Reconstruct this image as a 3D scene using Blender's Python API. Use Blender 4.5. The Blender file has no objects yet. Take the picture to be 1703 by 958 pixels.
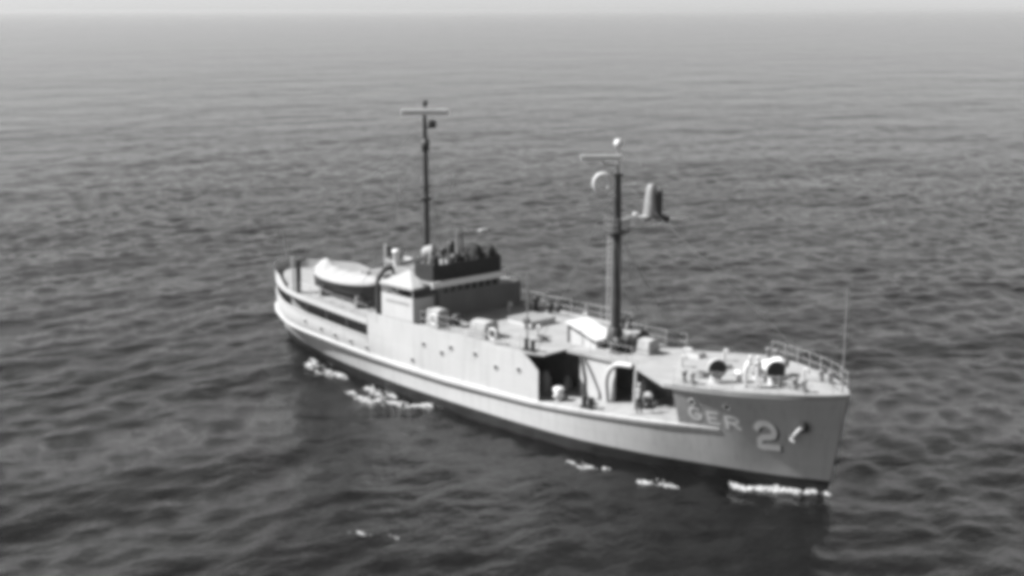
import bpy, bmesh, math, random
import numpy as np
from mathutils import Vector, Matrix
R = math.radians
random.seed(7)
scene = bpy.context.scene
COL = scene.collection

# ------------------------------------------------------------------ camera
cam_d = bpy.data.cameras.new('camera')
cam = bpy.data.objects.new('camera', cam_d); COL.objects.link(cam)
cam.location = (65.541, -59.919, 24.92)
cam.rotation_euler = (R(90 - 11.374), 0, R(90 - 42.9495))
cam_d.sensor_width = 36.0
cam_d.lens = 2294.36 / 1703.0 * 36.0
cam_d.clip_start = 1.0
cam_d.clip_end = 60000.0
scene.camera = cam

# ------------------------------------------------------------------ sky and sun
SUN_EL, SUN_A = 45.0, 44.0           # elevation; angle off the stern, towards starboard
to_sun = Vector((-math.cos(R(SUN_EL)) * math.cos(R(SUN_A)), -math.cos(R(SUN_EL)) * math.sin(R(SUN_A)), math.sin(R(SUN_EL))))
world = bpy.data.worlds.new('World'); scene.world = world
world.use_nodes = True
wn, wl = world.node_tree.nodes, world.node_tree.links
wn.clear()
w_out = wn.new('ShaderNodeOutputWorld'); w_bg = wn.new('ShaderNodeBackground')
w_sky = wn.new('ShaderNodeTexSky'); w_sky.sky_type = 'NISHITA'; w_sky.sun_disc = False
w_sky.sun_elevation = R(SUN_EL)
w_sky.sun_rotation = math.atan2(to_sun.x, to_sun.y)
w_sky.altitude = 0; w_sky.air_density = 1.5; w_sky.dust_density = 0.2; w_sky.ozone_density = 1.0
w_bw = wn.new('ShaderNodeRGBToBW')              # black and white film
w_bg.inputs['Strength'].default_value = 0.05
wl.new(w_sky.outputs[0], w_bw.inputs[0]); wl.new(w_bw.outputs[0], w_bg.inputs['Color']); wl.new(w_bg.outputs[0], w_out.inputs['Surface'])

sun_d = bpy.data.lights.new('sun', 'SUN'); sun_d.energy = 5.0; sun_d.angle = R(0.5); sun_d.color = (1, 1, 1)
sun = bpy.data.objects.new('sun', sun_d); COL.objects.link(sun)
sun.rotation_euler = to_sun.to_track_quat('Z', 'Y').to_euler()
sun.location = (-40, -60, 80)

scene.view_settings.view_transform = 'Standard'
scene.view_settings.look = 'None'
scene.view_settings.gamma = 1.0
scene.view_settings.use_curve_mapping = False
scene.view_settings.exposure = 1.22
scene.render.engine = 'CYCLES'
scene.cycles.use_denoising = True
scene.cycles.pixel_filter_type = 'BLACKMAN_HARRIS'
scene.cycles.filter_width = 5.3               # soft old lens
scene.cycles.max_bounces = 6
scene.cycles.volume_bounces = 0

# ------------------------------------------------------------------ materials (all grey: black and white photograph)
def mat(name, g, rough=0.6, var=0.08, scale=1.2, bump=0.0, bscale=6.0, streak=0.0, seam=0.0):
    m = bpy.data.materials.new(name); m.use_nodes = True
    nt = m.node_tree; N, L = nt.nodes, nt.links
    b = N['Principled BSDF']; b.inputs['Roughness'].default_value = rough
    b.inputs['Specular IOR Level'].default_value = 0.3
    tc = N.new('ShaderNodeNewGeometry')
    nz = N.new('ShaderNodeTexNoise'); nz.inputs['Scale'].default_value = scale; nz.inputs['Detail'].default_value = 5
    L.new(tc.outputs['Position'], nz.inputs['Vector'])
    mr = N.new('ShaderNodeMapRange'); mr.inputs['From Min'].default_value = 0.3; mr.inputs['From Max'].default_value = 0.7
    mr.inputs['To Min'].default_value = g * (1 - var); mr.inputs['To Max'].default_value = g * (1 + var)
    L.new(nz.outputs['Fac'], mr.inputs['Value'])
    out = mr.outputs['Result']
    if streak > 0:                                # vertical weathering runs
        mp = N.new('ShaderNodeMapping'); mp.inputs['Scale'].default_value = (2.2, 2.2, 0.16)
        L.new(tc.outputs['Position'], mp.inputs['Vector'])
        n2 = N.new('ShaderNodeTexNoise'); n2.inputs['Scale'].default_value = 1.6; n2.inputs['Detail'].default_value = 4
        L.new(mp.outputs[0], n2.inputs['Vector'])
        m2 = N.new('ShaderNodeMapRange'); m2.inputs['From Min'].default_value = 0.5; m2.inputs['From Max'].default_value = 0.75
        m2.inputs['To Min'].default_value = 1.0; m2.inputs['To Max'].default_value = 1.0 - streak
        L.new(n2.outputs['Fac'], m2.inputs['Value'])
        mu = N.new('ShaderNodeMath'); mu.operation = 'MULTIPLY'
        L.new(out, mu.inputs[0]); L.new(m2.outputs['Result'], mu.inputs[1]); out = mu.outputs[0]
    if seam > 0:                                  # welded plate joints and slightly different plates
        mp3 = N.new('ShaderNodeMapping'); mp3.inputs['Rotation'].default_value = (R(90), 0, 0)
        L.new(tc.outputs['Position'], mp3.inputs['Vector'])
        bk = N.new('ShaderNodeTexBrick'); bk.inputs['Scale'].default_value = 1.0; bk.inputs['Brick Width'].default_value = 3.6; bk.inputs['Row Height'].default_value = 1.15
        bk.inputs['Mortar Size'].default_value = 0.012; bk.inputs['Mortar Smooth'].default_value = 0.6
        bk.inputs['Color1'].default_value = (1, 1, 1, 1); bk.inputs['Color2'].default_value = (1 - seam * 0.45,) * 3 + (1,); bk.inputs['Mortar'].default_value = (1 - seam * 2.2,) * 3 + (1,)
        L.new(mp3.outputs[0], bk.inputs['Vector'])
        mu2 = N.new('ShaderNodeMath'); mu2.operation = 'MULTIPLY'
        L.new(out, mu2.inputs[0]); L.new(bk.outputs['Color'], mu2.inputs[1]); out = mu2.outputs[0]
    cb = N.new('ShaderNodeCombineColor')
    for k in range(3): L.new(out, cb.inputs[k])
    L.new(cb.outputs[0], b.inputs['Base Color'])
    if bump > 0:
        n3 = N.new('ShaderNodeTexNoise'); n3.inputs['Scale'].default_value = bscale; n3.inputs['Detail'].default_value = 3
        L.new(tc.outputs['Position'], n3.inputs['Vector'])
        bp = N.new('ShaderNodeBump'); bp.inputs['Strength'].default_value = bump; bp.inputs['Distance'].default_value = 0.05
        L.new(n3.outputs['Fac'], bp.inputs['Height']); L.new(bp.outputs[0], b.inputs['Normal'])
    return m
M = {}
M['hull'] = mat('hull_paint', 0.385, 0.55, 0.05, 0.35, 0.14, 0.7, 0.16, seam=0.10)
M['house'] = mat('house_paint', 0.40, 0.55, 0.05, 0.6, 0.05, 2.0, 0.08)
M['bridge'] = mat('bridge_shaded_paint', 0.10, 0.5, 0.10, 0.8, 0.05, 2.0, 0.1)  # darker than the house paint: shade of the bow-facing front put into the colour
M['boot'] = mat('boot_top_paint', 0.02, 0.45, 0.3, 0.8)
M['deck'] = mat('deck_paint', 0.24, 0.75, 0.14, 0.9, 0.1, 4.0)
M['well'] = mat('well_deck_paint', 0.24, 0.75, 0.2, 1.4, 0.1, 4.0)
M['dark'] = mat('dark_paint', 0.03, 0.5, 0.25, 2.0)
M['mast'] = mat('mast_paint', 0.04, 0.5, 0.25, 1.2)
M['grey'] = mat('grey_paint', 0.20, 0.55, 0.15, 2.0)
M['canvas'] = mat('white_canvas', 0.28, 0.85, 0.06, 1.5, 0.35, 5.0)
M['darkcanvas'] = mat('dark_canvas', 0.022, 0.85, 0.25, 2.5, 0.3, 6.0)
M['white'] = mat('white_paint', 0.54, 0.5, 0.05, 1.5)
M['glass'] = mat('dark_glass', 0.012, 0.08, 0.1, 2.0)
M['letter'] = mat('letter_white', 0.85, 0.6, 0.10, 3.0)
M['shade'] = mat('letter_black', 0.03, 0.6, 0.10, 3.0)
M['wire'] = mat('wire', 0.10, 0.5, 0.1, 2.0)
M['rope'] = mat('rope', 0.20, 0.9, 0.2, 6.0)
M['boat'] = mat('boat_hull_paint', 0.03, 0.5, 0.2, 2.0)
M['foam'] = mat('foam', 0.45, 0.9, 0.08, 3.0)
_n, _l = M['foam'].node_tree.nodes, M['foam'].node_tree.links       # foam lets the water show between bubbles
_g = _n.new('ShaderNodeNewGeometry'); _z = _n.new('ShaderNodeTexNoise'); _z.inputs['Scale'].default_value = 5.0; _z.inputs['Detail'].default_value = 5
_m = _n.new('ShaderNodeMapRange'); _m.inputs['From Min'].default_value = 0.35; _m.inputs['From Max'].default_value = 0.65; _m.inputs['To Min'].default_value = 0.12; _m.inputs['To Max'].default_value = 0.85
_l.new(_g.outputs['Position'], _z.inputs['Vector']); _l.new(_z.outputs['Fac'], _m.inputs['Value']); _l.new(_m.outputs['Result'], _n['Principled BSDF'].inputs['Alpha'])
M['skin'] = mat('skin', 0.35, 0.6, 0.05, 8.0)
M['cloth_white'] = mat('cloth_white', 0.6, 0.9, 0.06, 8.0)
M['cloth_light'] = mat('cloth_light', 0.40, 0.9, 0.08, 8.0)
M['cloth_dark'] = mat('cloth_dark', 0.03, 0.9, 0.1, 8.0)
M['hair'] = mat('hair', 0.02, 0.8, 0.1, 20.0)

# ------------------------------------------------------------------ helpers
class MB:
    """collects shapes; build() links them as one mesh object"""
    def __init__(s): s.v = []; s.f = []; s.m = []; s.sm = []
    def add(s, vs, fs, mi=0, smooth=False):
        o = len(s.v); s.v += [tuple(v) for v in vs]
        for f in fs: s.f.append(tuple(o + i for i in f)); s.m.append(mi); s.sm.append(smooth)
    def box(s, x0, x1, y0, y1, z0, z1, mi=0, bev=0.0):
        if bev <= 0:
            vs = [(x, y, z) for z in (z0, z1) for y in (y0, y1) for x in (x0, x1)]
            s.add(vs, [(0, 2, 3, 1), (4, 5, 7, 6), (0, 1, 5, 4), (2, 6, 7, 3), (0, 4, 6, 2), (1, 3, 7, 5)], mi); return
        bm = bmesh.new(); bmesh.ops.create_cube(bm, size=1)
        for v in bm.verts:
            v.co = Vector(((x0 + x1) / 2 + v.co.x * (x1 - x0), (y0 + y1) / 2 + v.co.y * (y1 - y0), (z0 + z1) / 2 + v.co.z * (z1 - z0)))
        bmesh.ops.bevel(bm, geom=bm.edges[:], offset=bev, segments=2, affect='EDGES', profile=0.6)
        bm.verts.index_update()
        s.add([v.co[:] for v in bm.verts], [[v.index for v in f.verts] for f in bm.faces], mi); bm.free()
    def tube(s, pts, r, n=8, mi=0, caps=True):
        pts = [Vector(p) for p in pts]
        rs = r if isinstance(r, (list, tuple)) else [r] * len(pts)
        rings = []; up = None
        for i, p in enumerate(pts):
            d = (pts[min(i + 1, len(pts) - 1)] - pts[max(i - 1, 0)]).normalized()
            if up is None:
                up = Vector((0, 0, 1)) if abs(d.z) < 0.9 else Vector((1, 0, 0))
            a = d.cross(up).normalized(); b = a.cross(d).normalized(); up = b
            rings.append([p + (a * math.cos(2 * math.pi * k / n) + b * math.sin(2 * math.pi * k / n)) * rs[i] for k in range(n)])
        vs = [v for rg in rings for v in rg]; fs = []
        for i in range(len(pts) - 1):
            for k in range(n):
                k2 = (k + 1) % n
                fs.append((i * n + k, i * n + k2, (i + 1) * n + k2, (i + 1) * n + k))
        s.add(vs, fs, mi, True)
        if caps:
            s.add(rings[0], [tuple(range(n))[::-1]], mi); s.add(rings[-1], [tuple(range(n))], mi)
    def lathe(s, prof, c=(0, 0, 0), axis=(0, 0, 1), n=16, mi=0):
        ax = Vector(axis).normalized()
        u = ax.orthogonal().normalized(); w = ax.cross(u); c = Vector(c)
        vs = []; fs = []
        for r, h in prof:
            for k in range(n):
                a = 2 * math.pi * k / n
                vs.append(c + ax * h + (u * math.cos(a) + w * math.sin(a)) * max(r, 1e-4))
        for i in range(len(prof) - 1):
            for k in range(n):
                k2 = (k + 1) % n
                fs.append((i * n + k, i * n + k2, (i + 1) * n + k2, (i + 1) * n + k))
        s.add(vs, fs, mi, True)
    def grid(s, P, mi=0, smooth=True, flip=False):
        P = np.asarray(P); a, b = P.shape[:2]
        fs = []
        for i in range(a - 1):
            for j in range(b - 1):
                q = (i * b + j, i * b + j + 1, (i + 1) * b + j + 1, (i + 1) * b + j)
                fs.append(q[::-1] if flip else q)
        s.add(P.reshape(-1, 3).tolist(), fs, mi, smooth)
    def poly(s, pts, z0, z1, mi=0):
        """extruded outline, pts [(x,y)], z0/z1 numbers or functions of x"""
        f0 = z0 if callable(z0) else (lambda x: z0); f1 = z1 if callable(z1) else (lambda x: z1)
        n = len(pts)
        vs = [(x, y, f0(x)) for x, y in pts] + [(x, y, f1(x)) for x, y in pts]
        fs = [tuple(range(n))[::-1], tuple(range(n, 2 * n))]
        for k in range(n):
            k2 = (k + 1) % n; fs.append((k, k2, n + k2, n + k))
        s.add(vs, fs, mi)
    def build(s, name, mats, parent=None, loc=None, rot=None):
        me = bpy.data.meshes.new(name)
        me.from_pydata(s.v, [], s.f)
        if not isinstance(mats, (list, tuple)): mats = [mats]
        for k in mats: me.materials.append(M[k])
        me.polygons.foreach_set('material_index', s.m)
        me.polygons.foreach_set('use_smooth', s.sm)
        me.update()
        o = bpy.data.objects.new(name, me); COL.objects.link(o)
        if parent is not None: o.parent = parent
        if loc is not None: o.location = loc
        if rot is not None: o.rotation_euler = rot
        return o
def empty(name, loc=(0, 0, 0), rz=0):
    o = bpy.data.objects.new(name, None); COL.objects.link(o); o.location = loc; o.rotation_euler = (0, 0, rz)
    o.empty_display_size = 0.5
    return o
def tag(o, label=None, cat=None, group=None, kind=None):
    if label: o['label'] = label
    if cat: o['category'] = cat
    if group: o['group'] = group
    if kind: o['kind'] = kind
    return o
def lnk(name, me, parent, loc=(0, 0, 0), rot=(0, 0, 0)):
    o = bpy.data.objects.new(name, me); COL.objects.link(o); o.parent = parent; o.location = loc; o.rotation_euler = rot
    return o

# ------------------------------------------------------------------ the sea
rng = np.random.default_rng(11)
NW = 190
lam = np.exp(rng.uniform(np.log(0.95), np.log(30.0), NW))
k_ = 2 * np.pi / lam
wind = R(205)                                   # direction the waves run to
th_ = wind + rng.normal(0, 1, NW) * np.where(lam > 8, 0.45, 0.8)
amp = 0.0037 * lam ** 0.75 * rng.uniform(0.5, 1.3, NW) * np.clip((26 / lam) ** 0.9 / 5.5, 0.1, 1.0) * np.where(lam > 7, 0.7, np.where(lam < 3.2, 1.35, 1.0))
ph_ = rng.uniform(0, 2 * np.pi, NW)
kx, ky = k_ * np.cos(th_), k_ * np.sin(th_)
SEA_LEVEL = -0.34                               # she floats light: the boot topping shows
def sea(x, y, cell=None):
    x = np.asarray(x, float); y = np.asarray(y, float)
    h = np.full(np.broadcast(x, y).shape, SEA_LEVEL)
    for i in range(NW):
        a = amp[i]
        if cell is not None:
            a = a * np.clip((lam[i] / cell - 2.2) / 2.0, 0, 1)
            if not np.any(a > 0): continue
        p = kx[i] * x + ky[i] * y + ph_[i]
        h = h + a * (np.sin(p) + 0.28 * np.cos(2 * p))
    return h
def grow_axis(start, step, plan):
    c = [start]; st = step
    for far, g in plan:
        while c[-1] < far: c.append(c[-1] + st); st *= g
    return np.array(c)
OX, OY, OA = 65.5, -59.9, R(132.95)              # the finely divided strip of sea runs north-west from here
ua = np.concatenate([-grow_axis(0.0, 3.0, [(15000, 1.12)])[:0:-1] + 30, grow_axis(30.0, 0.42, [(190, 1.0), (800, 1.0065), (15600, 1.06)])])
wp_ = grow_axis(0.0, 0.44, [(66, 1.0), (320, 1.02), (15600, 1.08)])
wa = np.concatenate([-wp_[:0:-1], wp_])
UU, WW = np.meshgrid(ua, wa, indexing='ij')
GX = OX + UU * math.cos(OA) - WW * math.sin(OA); GY = OY + UU * math.sin(OA) + WW * math.cos(OA)
cell = np.maximum(np.gradient(ua)[:, None], np.gradient(wa)[None, :])
GZ = np.zeros_like(GX)
for i0 in range(0, len(ua), 64):
    sl = slice(i0, i0 + 64); GZ[sl] = sea(GX[sl], GY[sl], cell[sl])
nx, ny = GX.shape
me = bpy.data.meshes.new('sea')
me.vertices.add(nx * ny)
me.vertices.foreach_set('co', np.stack([GX, GY, GZ], -1).astype(np.float32).ravel())
ii = (np.arange(nx - 1)[:, None] * ny + np.arange(ny - 1)[None, :]).ravel()
quads = np.stack([ii, ii + ny, ii + ny + 1, ii + 1], -1).astype(np.int32)
nq = len(quads)
me.loops.add(nq * 4); me.loops.foreach_set('vertex_index', quads.ravel())
me.polygons.add(nq); me.polygons.foreach_set('loop_start', np.arange(0, nq * 4, 4, dtype=np.int32))
me.polygons.foreach_set('use_smooth', np.ones(nq, bool))
me.update(calc_edges=True)
wm = bpy.data.materials.new('sea_water'); wm.use_nodes = True
N, L = wm.node_tree.nodes, wm.node_tree.links
b = N['Principled BSDF']
b.inputs['Base Color'].default_value = (0.005, 0.005, 0.005, 1); b.inputs['Roughness'].default_value = 0.12
b.inputs['IOR'].default_value = 1.333
geo = N.new('ShaderNodeNewGeometry')
mp = N.new('ShaderNodeMapping'); mp.inputs['Rotation'].default_value = (0, 0, R(-25)); mp.inputs['Scale'].default_value = (1.0, 0.6, 1)
L.new(geo.outputs['Position'], mp.inputs['Vector'])
prev = None
for sc_, det, dist in ((0.012, 3.0, 4.5), (0.035, 3.0, 2.8), (0.11, 3.0, 0.55), (0.40, 3.0, 0.15), (1.5, 4.0, 0.12), (4.5, 3.0, 0.025)):
    nz = N.new('ShaderNodeTexNoise'); nz.inputs['Scale'].default_value = sc_; nz.inputs['Detail'].default_value = det; nz.inputs['Roughness'].default_value = 0.6
    bq = N.new('ShaderNodeBump'); bq.inputs['Strength'].default_value = 1.0; bq.inputs['Distance'].default_value = dist
    L.new(mp.outputs[0], nz.inputs['Vector']); L.new(nz.outputs['Fac'], bq.inputs['Height'])
    if prev is not None: L.new(prev.outputs[0], bq.inputs['Normal'])
    prev = bq
L.new(prev.outputs[0], b.inputs['Normal'])
me.materials.append(wm)
sea_o = bpy.data.objects.new('sea', me); COL.objects.link(sea_o)
tag(sea_o, 'open grey sea with short wind ripples reaching the hazy horizon', None, None, 'structure')

# ------------------------------------------------------------------ hull form (x forward, y to port, z up, waterline z = 0)
LV = [-1.6, 0.0, 2.5, 5.2]
ST = [  # (x, half breadth) at the four levels
    ((-23.2, 0.00), (-25.1, 0.02), (-25.05, 0.03), (-24.95, 0.03)),
    ((-23.1, 0.05), (-25.0, 0.16), (-24.95, 0.52), (-24.85, 0.57)),
    ((-22.8, 0.15), (-24.6, 0.38), (-24.60, 1.05), (-24.55, 1.12)),
    ((-21.8, 0.40), (-23.5, 0.80), (-23.75, 1.72), (-23.75, 1.80)),
    ((-19.5, 1.20), (-20.9, 1.65), (-21.6, 3.02), (-21.6, 3.1)),
    ((-16.0, 2.00), (-17.0, 2.75), (-18.00, 4.35), (-18.00, 4.40)),
    ((-11.5, 3.10), (-12.0, 3.75), (-12.50, 4.75), (-12.50, 4.78)),
    ((-5.00, 4.10), (-5.00, 4.60), (-5.00, 4.90), (-5.00, 4.90)),
    ((2.00, 4.40), (2.00, 4.85), (2.00, 4.90), (2.00, 4.90)),
    ((8.00, 4.20), (8.00, 4.78), (8.00, 4.90), (8.00, 4.90)),
    ((12.0, 3.80), (12.0, 4.45), (12.0, 4.76), (12.0, 4.90)),
    ((16.0, 2.90), (16.0, 3.60), (16.0, 4.20), (16.1, 4.82)),
    ((19.0, 1.95), (19.0, 2.65), (19.1, 3.42), (19.3, 4.45)),
    ((21.5, 1.15), (21.6, 1.80), (21.8, 2.65), (22.1, 3.55)),
    ((23.5, 0.55), (23.8, 0.95), (24.2, 1.50), (24.6, 2.20)),
    ((24.7, 0.18), (25.1, 0.35), (25.6, 0.62), (26.1, 0.95)),
    ((25.2, 0.02), (25.86, 0.03), (26.35, 0.04), (26.84, 0.05)),
]
def _smooth_table():
    T = np.array(ST)                               # stations, levels, 2
    n = len(T); t = np.arange(n); tt = np.linspace(0, n - 1, 161)
    # Catmull-Rom resample of each level
    out = np.zeros((161, 4, 2))
    for q, u in enumerate(tt):
        i = min(int(u), n - 2); f = u - i
        p0, p1, p2, p3 = T[max(i - 1, 0)], T[i], T[i + 1], T[min(i + 2, n - 1)]
        out[q] = 0.5 * ((2 * p1) + (-p0 + p2) * f + (2 * p0 - 5 * p1 + 4 * p2 - p3) * f ** 2 + (-p0 + 3 * p1 - 3 * p2 + p3) * f ** 3)
    return out
TAB = _smooth_table()
def level(z):
    z = max(LV[0], min(LV[-1] + 1.2, z))
    for i in range(3):
        if z <= LV[i + 1] or i == 2:
            f = (z - LV[i]) / (LV[i + 1] - LV[i]); return TAB[:, i] * (1 - f) + TAB[:, i + 1] * f
def S(x, z):
    q = level(z); return float(np.interp(x, q[:, 0], np.maximum(q[:, 1], 0.02)))
def x_end(z): q = level(z); return q[0, 0], q[-1, 0]
zm = lambda x: float(np.interp(x, [-26.4, -18, -8, 0, 8, 14, 20.8, 26.5], [2.6, 2.2, 1.92, 1.88, 2.05, 2.4, 2.8, 3.2]))   # main deck / rubbing strake
zfc = lambda x: float(np.interp(x, [8.7, 14, 18, 22, 26.9], [4.9, 5.0, 5.08, 5.18, 5.36]))                                  # forecastle deck
zbw = lambda x: float(np.interp(x, [-26.5, -18, -8], [3.88, 3.62, 3.12]))                                                   # after bulwark top
zbd = lambda x: zbw(x) + 1.22                                                                                               # boat deck
def side(x0, x1, fz0, fz1, rows, sgn, n, off=0.0):
    P = []
    for i in range(n + 1):
        x = x0 + (x1 - x0) * i / n; row = []
        for j in range(rows + 1):
            z = fz0(x) + (fz1(x) - fz0(x)) * j / rows
            row.append((x, sgn * (S(x, z) + off), z))
        P.append(row)
    return np.array(P)
def hull_band(mb, fz0, fz1, rows, i0=0, i1=160, mi=0):
    """skin from station row i0 to i1 on both sides; z limits are functions of x"""
    for sgn in (-1, 1):
        P = []
        for q in range(i0, i1 + 1):
            row = []
            for j in range(rows + 1):
                xr = TAB[q, 2, 0]; z = fz0(xr) + (fz1(xr) - fz0(xr)) * j / rows
                lv = level(z)[q]; row.append((lv[0], sgn * max(lv[1], 0.02), z))
            P.append(row)
        mb.grid(P, mi, True, flip=(sgn > 0))
def q_at(x): return int(np.argmin(abs(TAB[:, 2, 0] - x)))

ship = empty('ship', (0, 0, 0))
tag(ship, 'pale grey steel patrol and research ship with two masts and number 2 on its bow', 'ship')

BOOT = 0.42
h = MB()
hull_band(h, lambda x: BOOT, zm, 8)
h.build('hull', 'hull', ship)
h = MB()
hull_band(h, lambda x: -1.6, lambda x: BOOT, 4)
q = TAB[:, 0]; n = len(q)                        # bottom
h.grid([[(a[0], -a[1], -1.6), (a[0], a[1], -1.6)] for a in q])
tag(h.build('boot_topping', 'boot', ship), 'black painted band along the waterline')
h = MB()                                         # rubbing strake
for sgn in (-1, 1):
    P = []
    for i in range(121):
        x = -24.8 + 45.7 * i / 120; row = []
        for dz, off in ((-0.26, 0.0), (-0.20, 0.24), (0.0, 0.25), (0.05, 0.0)):
            z = zm(x) + dz; row.append((x, sgn * (S(x, z) + off * float(np.interp(x, [2, 12, 18, 20.9], [1.0, 0.55, 0.3, 0.12]))), z))
        P.append(row)
    h.grid(P, 0, False, flip=(sgn > 0))
h.build('rubbing_strake', 'hull', ship)
# after bulwark, boat deck edge, midship side, forecastle side
QA = q_at(-8.0)
h = MB(); hull_band(h, zm, zbw, 3, 0, QA)
h.build('after_bulwark', 'hull', ship)
h = MB()
P = []
for sgn in (-1, 1):                              # rail cap on the bulwark
    P = []
    for k in range(0, QA + 1):
        xr = TAB[k, 2, 0]; z = zbw(xr); lv = level(z)[k]
        P.append([(lv[0], sgn * (lv[1] + 0.05), z - 0.02), (lv[0], sgn * (lv[1] + 0.05), z + 0.05), (lv[0], sgn * max(lv[1] - 0.12, 0.01), z + 0.05), (lv[0], sgn * max(lv[1] - 0.12, 0.01), z - 0.02)])
    h.grid(P, 0, False, flip=(sgn > 0))
h.build('rail_cap', 'hull', ship)
h = MB(); hull_band(h, lambda x: zbd(x) - 0.33, lambda x: zbd(x) + 0.04, 1, 0, QA)
h.build('boat_deck_edge', 'house', ship)
h = MB()                                         # bulwark round the stern on the boat deck
hull_band(h, lambda x: zbd(x) + 0.04, lambda x: zbd(x) + 0.04 + float(np.interp(x, [-20.4, -18.6], [0.58, 0.02])), 2, 0, q_at(-18.6))
h.build('stern_bulwark', 'house', ship)
for k, x in enumerate(np.linspace(-23.2, -10.6, 6)):       # pillars between bulwark and boat deck
    for sgn in (-1, 1):
        p = MB(); z0, z1 = zbw(x) - 0.1, zbd(x) - 0.3
        p.tube([(x, sgn * (S(x, z0) - 0.10), z0), (x, sgn * (S(x, z1) - 0.10), z1)], 0.03, 6); p.build('pillar', 'grey', ship)
# midship side with its forward upper corner cut away
h = MB()
for sgn in (-1, 1):
    xs = list(np.linspace(-8.0, 7.0, 31)) + list(np.linspace(7.2, 8.7, 9)); P = []
    for x in xs:
        zt = 4.95 - 0.95 * max(0, (x - 7.0) / 1.7) ** 1.6
        row = [(x, sgn * S(x, z), z) for z in np.linspace(zm(x), zt, 6)]; P.append(row)
    h.grid(P, 0, True, flip=(sgn > 0))
    x = -8.0                                     # after edge returns inboard
    h.grid([[(x, sgn * S(x, z), z), (x, sgn * 3.2, z)] for z in np.linspace(zm(x), 4.95, 3)], 0, False)
h.build('midship_side', 'hull', ship)
for sgn in (-1, 1):                              # open passages under the upper deck, either side of the hut
    h = MB(); x = -1.6; ya, yb = sorted((sgn * 0.52, sgn * 4.84))
    h.box(x - 0.08, x, ya, yb, 1.9, 4.76); bk = h.build('passage_bulkhead', 'grey', ship)
    d = MB(); d.box(x, x + 0.05, sgn * 3.6 - 0.36, sgn * 3.6 + 0.36, 2.1, 3.9, 0, 0.02); dd = d.build('door', 'grey', bk)
    h = MB(); h.tube([(8.5, sgn * 4.75, 2.05), (8.5, sgn * 4.75, 4.0)], 0.07, 8); h.build('pillar', 'house', ship)
QF = q_at(18.45)
h = MB(); hull_band(h, zm, lambda x: zfc(x) + 0.03, 5, QF, 160)
h.build('forecastle_side', 'hull', ship)
h = MB(); h.box(9.86, 21.6, 0.35, 0.43, 2.1, 4.72); h.build('centreline_bulkhead', 'grey', ship)
h = MB(); h.box(21.5, 21.58, -2.6, 0.34, 2.6, 4.8); h.build('forecastle_bulkhead', 'grey', ship)
# decks
def deck(name, x0, x1, fz, fy, m, n=60, thick=0.0, fasc=None):
    mb = MB(); P = []
    for i in range(n + 1):
        x = x0 + (x1 - x0) * i / n; w = fy(x); z = fz(x)
        P.append([(x, w * s_, z + 0.10 * (1 - s_ * s_) * min(1, w / 4.9)) for s_ in (-1, -0.6, 0, 0.6, 1)])
    mb.grid(P, 0, True, flip=True)
    if thick > 0:
        for s_ in (-1, 1):
            mb.grid([[(p[2 - 2 * -s_ if False else (0 if s_ < 0 else 4)][0], p[0 if s_ < 0 else 4][1], p[0][2] - thick), tuple(p[0 if s_ < 0 else 4])] for p in P], 0, False, flip=(s_ > 0))
        mb.grid([[(c[0], c[1], p[0][2] - thick) for c in p] for p in P], 0, True)
        mb.grid([[(c[0], c[1], c[2] - thick) for c in P[0]], list(map(tuple, P[0]))], 0, False)
        mb.grid([[(c[0], c[1], c[2] - thick) for c in P[-1]], list(map(tuple, P[-1]))], 0, False)
    return mb.build(name, m, ship)
deck('main_deck', -25.0, 25.9, lambda x: zm(x) + 0.02, lambda x: max(S(x, zm(x)) - 0.04, 0.02), 'well', 110)
deck('boat_deck', -25.0, -7.9, lambda x: zbd(x) - 0.04, lambda x: max(S(x, zbd(x)) - 0.03, 0.02), 'deck', 50, 0.08)
deck('upper_deck', -7.95, 8.66, lambda x: 4.86, lambda x: 4.87 - 0.5 * max(0, (x - 7.4) / 1.26), 'deck', 40, 0.08)
deck('hut_deck', 8.70, 14.2, lambda x: zfc(x), lambda x: 2.55, 'deck', 12, 0.16)
deck('forecastle_deck', 14.22, 26.80, lambda x: zfc(x), lambda x: max(min(2.55 + (x - 14.22) * 0.52, S(x, zfc(x)) - 0.02), 0.03), 'deck', 80, 0.22)
# central hut below the hut deck and the recess wall under the forecastle
h = MB(); h.poly([(12.55, -2.4), (12.55, -2.32), (9.83, -2.32), (9.83, 2.32), (12.55, 2.32), (12.55, 2.4), (9.75, 2.4), (9.75, -2.4)], 1.9, 4.75); h.build('hut', 'house', ship)
h = MB(); h.box(-1.8, 9.73, -0.5, 0.5, 1.9, 4.75); h.build('casing', 'grey', ship)
# gear inside the two dark openings
for (x, y, r_, hh) in ((7.4, -3.0, 0.35, 1.3), (8.0, -1.7, 0.3, 0.9), (16.3, -1.0, 0.35, 1.2), (13.5, -0.9, 0.3, 1.3)):
    g = MB(); g.lathe([(r_, 0), (r_, hh * 0.7), (r_ * 0.6, hh * 0.85), (r_ * 0.6, hh), (0, hh + 0.05)], (x, y, zm(x) + 0.04), n=12); g.build('pump_casing', 'grey', ship)
h = MB(); h.poly([(-21.5, -1.9), (-18.5, -3.2), (-8.0, -3.2), (-8.0, 3.2), (-18.5, 3.2), (-21.5, 1.9)], 1.9, lambda x: zbd(x) - 0.1); h.build('after_house', 'grey', ship)
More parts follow.
